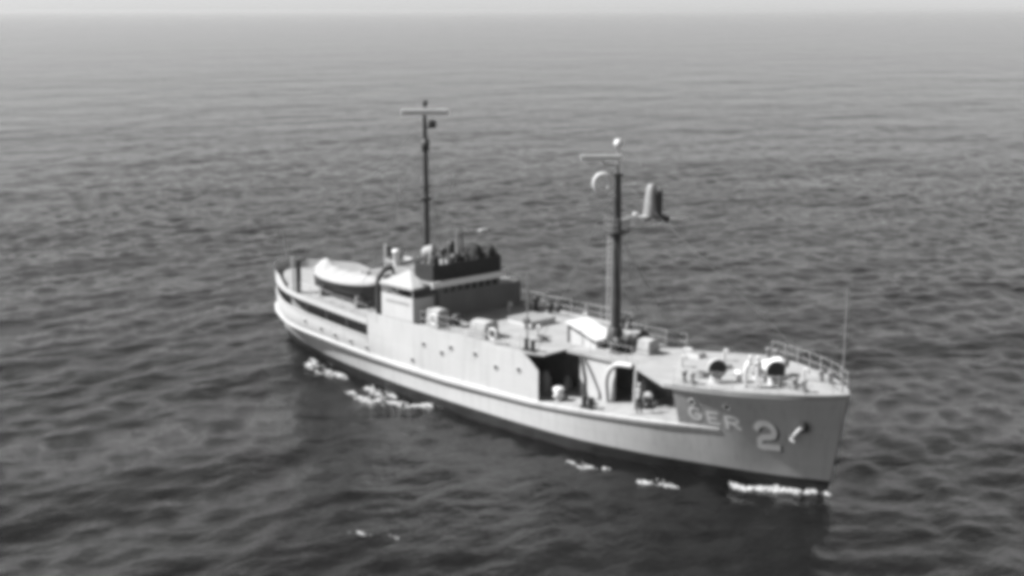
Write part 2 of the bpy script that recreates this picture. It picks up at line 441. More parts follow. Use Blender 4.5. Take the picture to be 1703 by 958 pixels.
# curved knees (light arches) beside the well
def arch(pts, r, m='house', name='arch_brace', n=10):
    a = MB(); a.tube(pts, r, n); return a.build(name, m, ship)
for sgn in (-1, 1):
    pts = [(12.2, sgn * 2.62, 2.3)] + [(12.2 + 1.25 * (1 - math.cos(t)), sgn * 2.75, 3.55 + 1.35 * math.sin(t)) for t in np.linspace(0, math.pi / 2, 9)] + [(14.2, sgn * 2.7, 4.95)]
    arch(pts, 0.15)
    arch([(14.55, sgn * 2.9, 2.4), (14.55, sgn * 2.75, 4.85)], 0.09, 'house', 'pillar')
    arch([(10.0, sgn * 2.62, 4.75), (10.35, sgn * 2.8, 4.3), (10.75, sgn * 3.0, 3.6), (10.85, sgn * 3.05, 2.2)], 0.11, 'dark', 'dark_bent_tube')  # dark bent tube just outboard of the hut wall

# ------------------------------------------------------------------ portholes
pr = MB(); pr.lathe([(0.15, 0.0), (0.15, 0.03), (0.21, 0.03), (0.21, -0.02)], n=14); ring_me = None
pg = MB(); pg.lathe([(0.0, 0.012), (0.155, 0.012), (0.155, -0.02)], n=14)
def porthole(x, z, sgn):
    global ring_me, glass_me
    y = sgn * S(x, z)
    e = 0.05; tx = Vector((2 * e, sgn * (S(x + e, z) - S(x - e, z)), 0)); tz = Vector((0, sgn * (S(x, z + e) - S(x, z - e)), 2 * e))
    nrm = tx.cross(tz); nrm = nrm if nrm.y * sgn > 0 else -nrm
    rot = nrm.to_track_quat('Z', 'Y').to_euler()
    if ring_me is None:
        o = pr.build('porthole', 'house', ship); ring_me = o.data; o.location = (x, y, z); o.rotation_euler = rot
        g = pg.build('pane', 'glass', o); glass_me = g.data
    else:
        o = lnk('porthole', ring_me, ship, (x, y, z), rot); lnk('pane', glass_me, o)
for sgn in (-1, 1):
    for x, z in ((-15.75, 2.93), (-13.64, 2.74), (-11.91, 2.58), (-10.04, 2.47), (-8.16, 2.36), (-3.11, 2.45), (-1.94, 3.73), (-0.13, 3.48), (0.76, 3.98),
                 (3.09, 3.99), (5.01, 3.52), (7.05, 3.75), (19.7, 4.25), (21.6, 4.25)):
        porthole(x, z, sgn)

# ------------------------------------------------------------------ bow number, wrapped on the plating
def stroke(mb, pts, w, org, sc, sgn, off, dx=0, dz=0):
    """thick polyline in letter units mapped on the hull side"""
    pts = [Vector((p[0], p[1], 0)) for p in pts]
    dense = []
    for a, b_ in zip(pts[:-1], pts[1:]):
        k = max(1, int((b_ - a).length / 0.12))
        dense += [a.lerp(b_, i / k) for i in range(k)]
    dense.append(pts[-1]); row = []
    for i, p in enumerate(dense):
        d = (dense[min(i + 1, len(dense) - 1)] - dense[max(i - 1, 0)]).normalized(); nn = Vector((-d.y, d.x, 0)) * w / 2
        if i == 0: p = p - d * w / 2
        if i == len(dense) - 1: p = p + d * w / 2
        rr = []
        for q_ in (p + nn, p - nn):
            x = org[0] + (q_.x * sc[0]) + dx; z = org[1] + q_.y * sc[1] + dz
            rr.append((x, sgn * (S(x, z) + off), z))
        row.append(rr)
    mb.grid(row, 0, False)
def arcp(cx, cy, rx, ry, a0, a1, n=10): return [(cx + rx * math.cos(R(a0 + (a1 - a0) * i / n)), cy + ry * math.sin(R(a0 + (a1 - a0) * i / n))) for i in range(n + 1)]
GLY = {
    'G': [arcp(0.5, 0.5, 0.4, 0.42, 50, 320, 14) + [(0.88, 0.45), (0.55, 0.45)]],
    'E': [[(0.85, 0.92), (0.14, 0.92), (0.14, 0.08), (0.85, 0.08)], [(0.14, 0.5), (0.7, 0.5)]],
    'R': [[(0.14, 0.08), (0.14, 0.92), (0.55, 0.92)] + arcp(0.55, 0.7, 0.3, 0.22, 80, -90, 8) + [(0.14, 0.48)], [(0.45, 0.48), (0.88, 0.08)]],
    '2': [arcp(0.5, 0.68, 0.36, 0.25, 160, -10, 10) + [(0.80, 0.50), (0.62, 0.45), (0.35, 0.42), (0.18, 0.32), (0.14, 0.09), (0.88, 0.09)]],
}
NUM = [('G', 19.30, 3.14, 0.80, 0.82, 0.19), ('E', 20.30, 3.05, 0.74, 0.76, 0.19), ('R', 21.25, 2.92, 0.88, 0.78, 0.19), ('2', 22.68, 1.92, 1.16, 1.68, 0.225)]
for sgn in (-1,):
    for ch, x, z, sw, sh, w in NUM:
        s_ = MB(); t_ = MB()
        for st in GLY[ch]:
            stroke(s_, st, w, (x, z), (sw, sh), sgn, 0.006, 0.08 * sw / 0.8, -0.05)
            stroke(t_, st, w, (x, z), (sw, sh), sgn, 0.012)
        o = t_.build('painted_number' if ch == '2' else 'painted_letter', 'letter', ship)
        if ch == '2': s_.build('painted_shadow', 'shade', o)

# ------------------------------------------------------------------ bridge, wings, flying bridge
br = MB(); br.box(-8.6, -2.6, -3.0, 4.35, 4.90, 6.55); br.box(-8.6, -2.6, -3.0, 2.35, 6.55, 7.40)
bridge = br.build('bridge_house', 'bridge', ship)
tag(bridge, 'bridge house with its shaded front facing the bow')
for i in range(8):
    y = -2.72 + i * 0.62
    w = MB(); w.box(-2.598, -2.56, y, y + 0.50, 6.62, 7.18, 0, 0.012); wo = w.build('window', 'grey', bridge)
    w = MB(); w.box(-2.558, -2.548, y + 0.04, y + 0.46, 6.66, 7.14); w.build('pane', 'glass', wo)
v_ = MB(); v_.box(-8.8, -2.15, -4.05, 2.45, 7.42, 7.56, 0, 0.03); v_.build('bridge_roof', 'grey', ship)
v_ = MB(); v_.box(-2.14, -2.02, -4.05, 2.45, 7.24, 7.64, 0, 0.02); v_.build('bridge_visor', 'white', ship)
pw = MB(); pw.box(-6.2, -2.7, 2.36, 4.45, 6.56, 6.64); pw.build('port_wing_platform', 'grey', ship)
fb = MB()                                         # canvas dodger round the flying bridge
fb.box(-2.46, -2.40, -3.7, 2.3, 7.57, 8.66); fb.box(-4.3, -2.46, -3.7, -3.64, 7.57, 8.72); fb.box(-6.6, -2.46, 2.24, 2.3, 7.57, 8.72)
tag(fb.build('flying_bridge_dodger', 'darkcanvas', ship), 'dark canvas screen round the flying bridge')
for y in np.linspace(-3.55, 2.15, 7):
    s_ = MB(); s_.tube([(-2.52, y, 7.56), (-2.52, y, 8.88)], 0.025, 6); s_.build('stanchion', 'grey', ship)
bump_ = MB(); bump_.lathe([(0.62, 0), (0.66, 0.9), (0.5, 1.35), (0.34, 1.75), (0.12, 1.92), (0.0, 1.94)], (-3.4, 0.9, 7.57), n=14)
tag(bump_.build('covered_director', 'darkcanvas', ship), 'instrument under a dark canvas cover on the flying bridge')
bb = MB(); bb.lathe([(0.30, 0), (0.30, 1.0), (0.42, 1.1), (0.42, 1.35), (0.2, 1.5), (0.0, 1.52)], (-3.3, -1.0, 7.57), n=12); bb.build('binnacle', 'dark', ship)
sl = MB(); sl.tube([(-5.7, -1.3, 7.57), (-5.7, -1.3, 8.6)], 0.09, 8); sl.lathe([(0.0, -0.42), (0.30, -0.40), (0.40, -0.2), (0.42, 0.32), (0.38, 0.40), (0.0, 0.40)], (-5.7, -1.3, 8.90), (0.75, 0.45, 0.25), 16)
tag(sl.build('searchlight', 'canvas', ship), 'searchlight under a white cover beside the mainmast')
s2 = MB(); s2.tube([(-4.9, -0.7, 7.57), (-4.9, -0.7, 8.85)], 0.06, 8); s2.lathe([(0.0, -0.25), (0.2, -0.22), (0.26, 0.0), (0.2, 0.22), (0.0, 0.25)], (-4.9, -0.7, 9.0), n=12); s2.build('pelorus', 'dark', ship)
wp = MB(); wp.tube([(-4.2, 0.0, 7.57), (-4.2, 0.0, 8.7), (-4.35, 0.0, 10.5)], [0.22, 0.14, 0.05], 8); wp.build('antenna_mount', 'grey', ship)
wp = MB(); wp.tube([(-3.7, 0.25, 7.57), (-4.1, 0.2, 10.55)], [0.09, 0.05], 8); wp.build('signal_post', 'mast', ship)
# starboard wing shelter with hipped canvas roof
X0, X1, Y0, Y1 = -6.35, -3.05, -4.885, -3.02
wg = MB()
wg.box(X0, X1, Y0, Y0 + 0.05, 4.97, 6.55); wg.box(X1 - 0.05, X1, Y0 + 0.05, Y1, 4.95, 6.52); wg.box(X0, X0 + 0.05, Y0 + 0.05, Y1, 4.95, 6.52)
wing = wg.build('wing_shelter', 'house', ship)
wr = MB()
apx = ((X0 + X1) / 2 - 0.25, -3.55, 8.05)
c = [(X0 - 0.12, Y0 - 0.1, 7.22), (X1 + 0.12, Y0 - 0.1, 7.22), (X1 + 0.12, Y1 - 0.4, 7.30), (X0 - 0.12, Y1 - 0.4, 7.30)]
cl = [(p[0], p[1], p[2] - 0.14) for p in c]
wr.add(c + [apx] + cl, [(0, 1, 4), (1, 2, 4), (2, 3, 4), (3, 0, 4), (0, 5, 6, 1), (1, 6, 7, 2), (2, 7, 8, 3), (3, 8, 5, 0), (5, 8, 7, 6)])
tag(wr.build('roof', 'canvas', wing), 'white canvas hipped roof over the wing shelter')
for x in (X0 + 0.06, (X0 + X1) / 2, X1 - 0.06):
    p_ = MB(); p_.tube([(x, Y0 + 0.06, 6.5), (x, Y0 + 0.06, 7.12)], 0.05, 6); p_.build('post', 'house', wing)
p_ = MB(); p_.tube([(X0 + 0.3, Y0 + 0.1, 7.1), (X0 + 1.3, Y0 + 0.1, 6.55)], 0.05, 6); p_.build('brace', 'grey', wing)
p_ = MB(); p_.box(X0 + 0.5, X1 - 0.4, Y0 - 0.02, Y0 + 0.002, 6.02, 6.16); p_.build('grab_rail', 'grey', wing)
# vents and funnel behind the bridge
fn = MB(); fn.lathe([(1.0, 0), (0.95, 2.5), (1.0, 2.55), (1.0, 2.75), (0.86, 2.75), (0.8, 2.3)], (-11.8, 1.0, 4.6), n=20); fun = fn.build('funnel', 'grey', ship)
f2 = MB(); f2.tube([(-11.8, 1.0, 5.5), (-11.8, 1.0, 7.75)], 0.22, 10); f2.build('exhaust_pipe', 'dark', fun)
vt = MB(); vt.lathe([(0.26, 0), (0.26, 1.2), (0.32, 1.25), (0.32, 1.45), (0.0, 1.52)], (-8.9, -1.55, 7.2), n=12); vt.build('vent_pipe', 'white', ship)
ch_ = MB(); ch_.box(-14.5, -8.62, -1.35, 2.3, 4.4, 6.2); ch_.box(-9.6, -8.62, -2.2, -1.0, 4.4, 7.2); cz = ch_.build('engine_casing', 'house', ship)
for i in range(4):
    x = -13.9 + i * 1.25
    s_ = MB(); s_.box(x, x + 0.8, -1.0, 1.7, 6.2, 6.42, 0, 0.03); s_.build('skylight', 'grey', cz)

# ------------------------------------------------------------------ davits
def davit(x, y, z0, z1, name='davit'):
    d = MB()
    pts = [(x, y, z0), (x, y, z1 - 0.9)] + [(x + 0.15 * (1 - math.cos(t)), y + 0.85 * (1 - math.cos(t)), z1 - 0.9 + 0.9 * math.sin(t)) for t in np.linspace(0.2, 1.9, 8)]
    d.tube(pts, [0.21, 0.19] + [0.18] * 7 + [0.12], 10)
    o = d.build(name, 'mast', ship)
    e = pts[-1]; f = MB(); f.box(e[0] - 0.09, e[0] + 0.09, e[1] - 0.07, e[1] + 0.07, e[2] - 0.38, e[2] - 0.04, 0, 0.02); f.build('block', 'dark', o)
davit(-6.95, -4.68, 4.30, 7.95); davit(-6.95, 4.68, 4.3, 7.95)
for sgn in (-1, 1):
    d = MB(); d.tube([(-17.1, sgn * 4.2, 4.6), (-17.1, sgn * 4.2, 7.2)], 0.19, 10); d.tube([(-17.1, sgn * 4.2, 7.0), (-16.9, sgn * 3.7, 7.3)], 0.12, 8); d.build('davit', 'mast', ship)
    d = MB(); d.tube([(-17.7, sgn * 4.25, 4.7), (-17.7, sgn * 4.25, 7.3)], 0.08, 8); d.build('boat_boom_post', 'house', ship)
d = MB(); d.tube([(-24.7, 0, 4.9), (-25.4, 0, 8.0)], 0.035, 6); d.build('ensign_staff', 'grey', ship)

# ------------------------------------------------------------------ foremast
MX, MY = 10.35, 0.0
fm = MB(); fm.tube([(MX, MY, 4.9), (MX, MY, 8.6), (MX, MY, 12.2), (MX, MY, 15.5)], [0.33, 0.30, 0.26, 0.19], 16)
fore = fm.build('foremast', 'mast', ship)
tag(fore, 'dark foremast with platform and outrigger antennas')
p_ = MB(); p_.tube([(MX, MY, 15.4), (MX, MY, 17.0)], [0.10, 0.07], 8); p_.build('topmast', 'grey', fore)
p_ = MB(); p_.lathe([(0, -0.26), (0.2, -0.18), (0.27, 0), (0.2, 0.2), (0, 0.28)], (MX, MY, 17.25), n=12); p_.build('masthead_dome', 'white', fore)
p_ = MB()                                         # ladder on the starboard after side
for s_ in (-0.16, 0.16): p_.tube([(MX - 0.48, MY - 0.12 + s_, 5.0), (MX - 0.40, MY - 0.12 + s_, 12.1)], 0.028, 6)
for z in np.arange(5.3, 12.1, 0.32): p_.tube([(MX - 0.46, MY - 0.28, z), (MX - 0.46, MY + 0.04, z)], 0.018, 5)
p_.build('ladder', 'white', fore)
p_ = MB(); p_.lathe([(0.0, -0.06), (0.75, -0.06), (0.78, 0.04), (0.0, 0.04)], (MX, MY, 12.05), n=14); p_.tube([(MX, MY - 0.6, 11.95), (MX, MY, 11.3)], 0.04, 6); p_.tube([(MX, MY + 0.6, 11.95), (MX, MY, 11.3)], 0.04, 6); p_.build('platform', 'dark', fore)
p_ = MB()
for a in np.linspace(0, 2 * math.pi, 9)[:-1]: p_.tube([(MX + 0.72 * math.cos(a), MY + 0.72 * math.sin(a), 12.08), (MX + 0.72 * math.cos(a), MY + 0.72 * math.sin(a), 12.85)], 0.02, 5)
for zz in (12.5, 12.85): p_.tube([(MX + 0.72 * math.cos(a), MY + 0.72 * math.sin(a), zz) for a in np.linspace(0, 2 * math.pi, 17)], 0.02, 5, caps=False)
p_.build('platform_rail', 'grey', fore)
p_ = MB(); p_.tube([(MX, 0.2, 12.35), (MX, 3.3, 12.35), (MX, 6.3, 12.15)], [0.09, 0.08, 0.04], 8); p_.tube([(MX, 0.2, 13.1), (MX, 2.9, 12.45)], 0.05, 6); p_.tube([(MX, 0.2, 12.9), (MX + 0.6, 1.6, 12.75), (MX, 2.9, 12.6)], 0.05, 6)
p_.build('outrigger', 'white', fore)
p_ = MB(); p_.lathe([(0.50, 0.0), (0.52, 0.25), (0.42, 1.0), (0.34, 1.7), (0.24, 2.05), (0.0, 2.15)], (MX, 3.05, 12.5), n=10); p_.lathe([(0.62, -0.1), (0.62, 0.03), (0.0, 0.03)], (MX, 3.05, 12.45), n=12)
p_.build('cone_antenna', 'grey', fore)
p_ = MB(); p_.box(MX + 0.30, MX + 0.50, 3.0, 3.5, 12.55, 14.2, 0, 0.05); p_.tube([(MX + 0.2, 3.3, 12.7), (MX + 0.35, 4.15, 12.35)], [0.16, 0.24], 8); p_.build('cone_shade_and_lump', 'dark', fore)  # dark slab put in as the cone's shaded side, dark lump at its base
p_ = MB(); p_.tube([(MX, 0.2, 12.62), (MX, 2.6, 12.6)], 0.14, 8); p_.tube([(MX + 0.4, 0.2, 12.3), (MX + 0.3, 2.8, 12.3)], 0.07, 6); p_.build('outrigger_truss', 'white', fore)
p_ = MB(); p_.tube([(MX, 1.6, 12.4), (MX, 1.6, 13.0)], 0.16, 8); p_.build('lamp_case', 'white', fore)
p_ = MB(); p_.tube([(MX, 0, 16.0), (MX - 0.45, -0.7, 16.05), (MX - 0.5, -0.8, 16.3)], 0.06, 6); p_.box(-1.15, 1.15, -0.08, 0.08, -0.10, 0.12, 0, 0.03) if False else None
bar = MB(); bar.box(-1.2, 1.2, -0.10, 0.10, -0.13, 0.18, 0, 0.04); p_.build('radar_bracket', 'grey', fore)
bar.build('radar_antenna', 'white', fore, (MX - 0.55, -0.85, 16.42), (0, 0, R(47)))
p_ = MB(); c0 = Vector((MX, -1.30, 15.0)); rt = Vector((0.68, 0.73, 0)); ring = [c0 + rt * 0.5 * math.cos(a) + Vector((0, 0, 0.55 * math.sin(a))) for a in np.linspace(0, 2 * math.pi, 25)]
p_.tube(ring, 0.12, 8, caps=False); p_.tube([(MX, -0.9, 14.75), (MX, 0, 14.55)], 0.05, 6); p_.tube([c0 + Vector((0, 0, -0.55)), c0 + Vector((0.1, 0.5, -0.75)), (MX, 0, 14.1)], 0.04, 6); p_.build('loop_antenna', 'white', fore)
p_ = MB(); p_.tube([(MX, -2.4, 13.9), (MX, 2.4, 13.9)], 0.04, 6); p_.build('yard', 'grey', fore)
p_ = MB(); p_.box(MX - 0.25, MX + 0.25, -0.25, 0.25, 15.35, 15.45); p_.build('mast_cap', 'dark', fore)
# winch gear and boom heel at the mast foot
p_ = MB(); p_.lathe([(0.62, 0), (0.62, 0.55), (0.5, 0.8), (0.42, 1.2), (0.36, 1.25)], (MX, MY, 4.95), n=14); p_.build('mast_foot', 'dark', fore)
for yy in (-0.9, 0.75):
    p_ = MB(); p_.lathe([(0.0, -0.5), (0.44, -0.5), (0.44, -0.42), (0.26, -0.4), (0.26, 0.4), (0.44, 0.42), (0.44, 0.5), (0, 0.5)], (MX + 1.25, yy, 5.55), (0, 1, 0), 14); p_.box(MX + 0.9, MX + 1.6, yy - 0.6, yy + 0.6, 5.0, 5.22)
    p_.build('cargo_winch', 'dark', ship)

# ------------------------------------------------------------------ mainmast
NX = -7.5
mm = MB(); mm.tube([(NX, 0, 7.5), (NX, 0, 13.5), (NX, -0.05, 18.0)], [0.23, 0.19, 0.12], 12)
main = mm.build('mainmast', 'mast', ship); tag(main, 'thin dark mainmast behind the bridge')
p_ = MB(); p_.tube([(NX, 0, 18.0), (NX, 0, 18.6)], 0.05, 6); p_.lathe([(0, -0.22), (0.16, -0.18), (0.18, 0.15), (0, 0.25)], (NX, 0, 18.75), n=10); p_.build('masthead_lamp', 'dark', main)
p_ = MB(); p_.box(-1.6, 1.6, -0.12, 0.12, -0.16, 0.22, 0, 0.05); p_.build('radar_antenna', 'white', main, (NX + 0.1, -0.1, 18.12), (0, 0, R(47)))
p_ = MB(); p_.lathe([(0, -0.3), (0.25, -0.26), (0.28, 0.2), (0, 0.28)], (NX + 0.35, 0.35, 17.35), n=10); p_.tube([(NX, 0, 17.1), (NX + 0.35, 0.35, 17.1)], 0.06, 6); p_.build('lamp_case', 'dark', main)
p_ = MB(); p_.lathe([(0.0, -0.4), (0.27, -0.4), (0.27, 0.4), (0, 0.4)], (NX, 0, 15.9), n=10); p_.build('sleeve', 'dark', main)
p_ = MB(); p_.tube([(NX, -2.3, 13.0), (NX, 2.3, 13.0)], 0.045, 6); p_.build('yard', 'grey', main)
p_ = MB(); p_.tube([(NX, -0.45, 12.2), (NX, 0.45, 12.2)], 0.1, 8); p_.build('crosstree', 'mast', main)
for yy, zz in ((-2.2, 13.0), (2.2, 13.0)):
    p_ = MB(); p_.tube([(NX, yy, zz - 0.7), (NX, yy, zz + 0.9)], 0.03, 6); p_.build('whip_antenna', 'grey', main)

# stays and aerial wires
def wire(a, b_, r=0.015, sag=0.0):
    w = MB(); a, b_ = Vector(a), Vector(b_); n = 2 if sag == 0 else 9
    w.tube([a.lerp(b_, i / (n - 1)) - Vector((0, 0, sag * 4 * (i / (n - 1)) * (1 - i / (n - 1)))) for i in range(n)], r, 4, caps=False)
    w.build('stay', 'wire', ship)
wire((MX, 0, 15.3), (26.2, 0, 5.5)); wire((MX, 0, 15.3), (8.2, -4.6, 4.95)); wire((MX, 0, 15.3), (8.2, 4.6, 4.95)); wire((MX, 0, 12.1), (13.5, -2.4, 5.0)); wire((MX, 0, 12.1), (13.5, 2.4, 5.0))
wire((NX, 0, 17.6), (-24.3, 0, 5.1)); wire((NX, 0, 16.5), (-10.5, -4.4, 4.4)); wire((NX, 0, 16.5), (-10.5, 4.4, 4.4)); wire((NX, -2.1, 13.0), (MX, -2.2, 13.9), 0.01, 0.6); wire((NX, 2.1, 13.0), (MX, 2.2, 13.9), 0.01, 0.6)

# ------------------------------------------------------------------ jackstaff, rails, deck fittings
j = MB(); j.tube([(26.45, 0, 5.3), (26.45, 0, 10.9)], [0.045, 0.025], 8); j.build('jackstaff', 'grey', ship)
def rail(pts, name='guard_rail', hgt=0.95, m='house'):
    r_ = MB()
    for p in pts: r_.tube([p, (p[0], p[1], p[2] + hgt)], 0.02, 5)
    for f in (0.5, 1.0): r_.tube([(p[0], p[1], p[2] + hgt * f) for p in pts], 0.013, 4, caps=False)
    r_.build(name, m, ship)
for sgn in (-1, 1):
    rail([(x, sgn * (S(x, zfc(x)) - 0.14), zfc(x)) for x in np.linspace(18.7, 26.3, 8)])
    rail([(x, sgn * 2.45, zfc(x)) for x in np.linspace(9.0, 13.9, 4)])
    rail([(x, sgn * (S(x, zbd(x)) - 0.12), zbd(x)) for x in np.linspace(-16.5, -8.2, 7)])
rail([(x, 4.75, 4.9) for x in np.linspace(-2.2, 7.4, 8)])
rail([(x, -4.75, 4.9) for x in np.linspace(-2.4, 7.0, 8)])
ap = MB(); ap.tube([(6.4, -3.6, 4.9), (6.4, -3.6, 7.2), (6.4, -3.6, 9.4)], [0.06, 0.045, 0.03], 8); ap.build('antenna_pole', 'grey', ship)
def bitts(x, y, z, m='dark'):
    b_ = MB()
    b_.box(x - 0.5, x + 0.5, y - 0.18, y + 0.18, z, z + 0.08)
    for dx in (-0.28, 0.28): b_.lathe([(0.13, 0), (0.13, 0.5), (0.18, 0.52), (0.18, 0.6), (0, 0.62)], (x + dx, y, z + 0.08), n=10)
    b_.build('mooring_bitts', m, ship)
bitts(7.35, -4.3, 4.9); bitts(7.35, 4.3, 4.9); bitts(19.2, -3.75, 5.1, 'grey'); bitts(19.2, 3.75, 5.1, 'grey'); bitts(24.6, -1.2, 5.28, 'grey'); bitts(24.6, 1.2, 5.28, 'grey'); bitts(12.2, -4.3, 2.35); bitts(12.2, 4.3, 2.35)
# sloped companion hatch abaft the mast
hx = MB(); x0, x1, y0, y1 = 7.55, 9.95, -1.25, 0.45
hx.add([(x0, y0, 4.93), (x1, y0, 4.93), (x1, y1, 4.93), (x0, y1, 4.93), (x0, y0, 6.12), (x1, y0, 5.42), (x1, y1, 5.42), (x0, y1, 6.12)],
       [(0, 3, 2, 1), (4, 5, 6, 7), (0, 1, 5, 4), (1, 2, 6, 5), (2, 3, 7, 6), (3, 0, 4, 7)])
hat = hx.build('companion_hatch', 'house', ship)
hr = MB(); hr.add([(x0 - 0.12, y0 - 0.12, 6.19), (x1 + 0.12, y0 - 0.12, 5.42), (x1 + 0.12, y1 + 0.12, 5.42), (x0 - 0.12, y1 + 0.12, 6.19),
                   (x0 - 0.12, y0 - 0.12, 6.27), (x1 + 0.12, y0 - 0.12, 5.50), (x1 + 0.12, y1 + 0.12, 5.50), (x0 - 0.12, y1 + 0.12, 6.27)],
                  [(0, 3, 2, 1), (4, 5, 6, 7), (0, 1, 5, 4), (1, 2, 6, 5), (2, 3, 7, 6), (3, 0, 4, 7)]); hr.build('roof', 'white', hat)
hd = MB(); hd.box(x0 + 0.02, x0 + 0.14, y0 - 0.05, y0 - 0.002, 4.95, 6.0); hd.build('frame', 'dark', hat)
hd = MB(); hd.add([(x0 + 0.16, y0 - 0.03, 6.0), (x1, y0 - 0.03, 5.33), (x1, y0 - 0.03, 5.22), (x0 + 0.16, y0 - 0.03, 5.89)], [(0, 3, 2, 1)]); hd.build('frame', 'dark', hat)

# cowl ventilators on the forecastle, mouths towards the starboard bow
def cowl(x, y, z, hgt, r, ang, m='white'):
    c_ = MB(); d = Vector((math.cos(ang), math.sin(ang), 0))
    pts = [Vector((x, y, z)), Vector((x, y, z + hgt * 0.45))]
    rs = [r * 0.62, r * 0.62]
    for t in np.linspace(0.25, math.pi / 2, 6):
        pts.append(Vector((x, y, z + hgt * 0.45)) + d * (0.55 * r * (1 - math.cos(t))) + Vector((0, 0, hgt * 0.3 * math.sin(t)))); rs.append(r * (0.62 + 0.38 * t / (math.pi / 2)))
    pts.append(pts[-1] + d * 0.28 * r); rs.append(r)
    c_.tube(pts, rs, 18, 0, caps=False)
    o = c_.build('cowl_ventilator', m, ship)
    i_ = MB(); e = pts[-1]
    i_.lathe([(0.0, -0.35 * r), (r * 0.72, -0.28 * r), (r * 0.97, 0.0)], e, d, 18); i_.build('mouth', 'dark', o)
cowl(20.15, -2.6, 5.1, 1.25, 0.52, R(-40)); cowl(22.75, -0.9, 5.2, 1.25, 0.52, R(-42))
# anchor windlass
wd = MB(); wd.box(21.2, 22.4, -0.75, 0.95, 5.15, 5.36, 0, 0.03)
for yy in (-0.55, 0.0, 0.7): wd.lathe([(0.0, -0.14), (0.46, -0.14), (0.46, -0.09), (0.34, -0.05), (0.34, 0.05), (0.46, 0.09), (0.46, 0.14), (0, 0.14)], (21.8, yy, 5.85), (0, 1, 0), 16)
wd.tube([(21.8, -1.15, 5.85), (21.8, 1.25, 5.85)], 0.12, 10); wd.box(21.3, 21.65, -0.3, 0.4, 5.36, 6.15, 0, 0.04)
wind_o = wd.build('anchor_windlass', 'white', ship)
for yy in (-1.15, 1.25):
    g = MB(); g.lathe([(0.0, -0.16), (0.26, -0.16), (0.19, 0), (0.26, 0.16), (0, 0.16)], (21.8, yy, 5.85), (0, 1, 0), 12); g.build('warping_drum', 'grey', wind_o)
for yy in (-0.45, 0.45):
    g = MB(); g.tube([(22.2, yy, 5.7), (22.7, yy, 5.28), (24.2, yy * 1.2, 5.30)], 0.05, 6); g.build('anchor_chain', 'grey', ship)
g = MB(); g.lathe([(0.16, 0), (0.16, 0.5), (0.34, 0.52), (0.30, 0.68), (0, 0.75)], (21.1, -1.75, 5.12), n=12); g.build('mushroom_vent', 'white', ship)
g = MB(); g.box(23.6, 24.0, -0.9, -0.5, 5.24, 5.6, 0, 0.03); g.build('deck_box', 'grey', ship)
# small dark fittings on the port side of the upper deck and round the well
for (x, y, z, r_, hh) in ((-0.3, 3.6, 4.92, 0.13, 0.72), (0.75, 3.9, 4.92, 0.15, 0.35), (1.3, 4.1, 4.92, 0.15, 0.3), (5.7, 2.2, 4.92, 0.14, 0.3), (3.2, -0.6, 4.95, 0.12, 0.35), (-0.4, -3.35, 4.92, 0.2, 0.5)):
    g = MB(); g.lathe([(r_, 0), (r_, hh), (r_ * 2.0, hh + 0.03), (r_ * 2.0, hh + 0.2), (r_ * 1.2, hh + 0.33), (0, hh + 0.36)], (x, y, z), n=12); g.build('mushroom_vent', 'dark', ship)
g = MB(); g.lathe([(0.2, 0), (0.2, 0.25), (0.36, 0.3), (0.26, 0.5), (0.36, 0.78), (0.30, 0.86), (0, 0.88)], (9.6, -4.05, 2.15), n=14); g.build('capstan', 'white', ship)
# winch in the well
g = MB(); g.lathe([(0, -0.4), (0.4, -0.4), (0.4, -0.34), (0.22, -0.3), (0.22, 0.3), (0.4, 0.34), (0.4, 0.4), (0, 0.4)], (14.7, -2.2, 2.98), (0, 1, 0), 14); g.box(14.35, 15.05, -2.55, -1.85, 2.4, 2.62); g.build('winch', 'grey', ship)

# low hatch, gooseneck vents, life rings and pipes on the upper deck
hc = MB(); hc.box(1.0, 3.2, -0.2, 2.0, 4.90, 5.26, 0, 0.03); hc_o = hc.build('deck_hatch', 'house', ship)
hc = MB(); hc.box(0.95, 3.25, -0.25, 2.05, 5.262, 5.34, 0, 0.03); hc.build('hatch_cover', 'grey', hc_o)
for (x, y, z) in ((5.2, -1.6, 4.92), (4.6, 3.2, 4.92), (-1.2, 1.9, 4.92), (16.6, -1.2, 5.05), (17.4, 1.6, 5.05), (23.4, 0.9, 5.2)):
    g = MB(); g.tube([(x, y, z), (x, y, z + 0.6), (x + 0.06, y, z + 0.72), (x + 0.2, y, z + 0.74), (x + 0.28, y, z + 0.62), (x + 0.28, y, z + 0.5)], 0.075, 8); g.build('gooseneck_vent', 'house', ship)
for (x, y, z) in ((18.0, -0.2, 5.06), (15.2, 0.9, 5.04)):
    g = MB(); g.box(x, x + 0.9, y, y + 0.7, z, z + 0.28, 0, 0.02); g_o = g.build('scuttle', 'house', ship)
    g = MB(); g.box(x + 0.05, x + 0.85, y + 0.05, y + 0.65, z + 0.281, z + 0.33, 0, 0.015); g.build('scuttle_lid', 'grey', g_o)
for x in (-1.0, 4.6):
    g = MB(); cc = Vector((x, -4.80, 5.5)); g.tube([cc + Vector((0.34 * math.cos(a), 0, 0.34 * math.sin(a))) for a in np.linspace(0, 2 * math.pi, 17)], 0.07, 8, caps=False); g.build('life_ring', 'white', ship)
g = MB(); g.tube([(-2.3, 3.9, 5.0), (7.2, 3.9, 5.0)], 0.05, 6); g.build('deck_pipe', 'grey', ship)
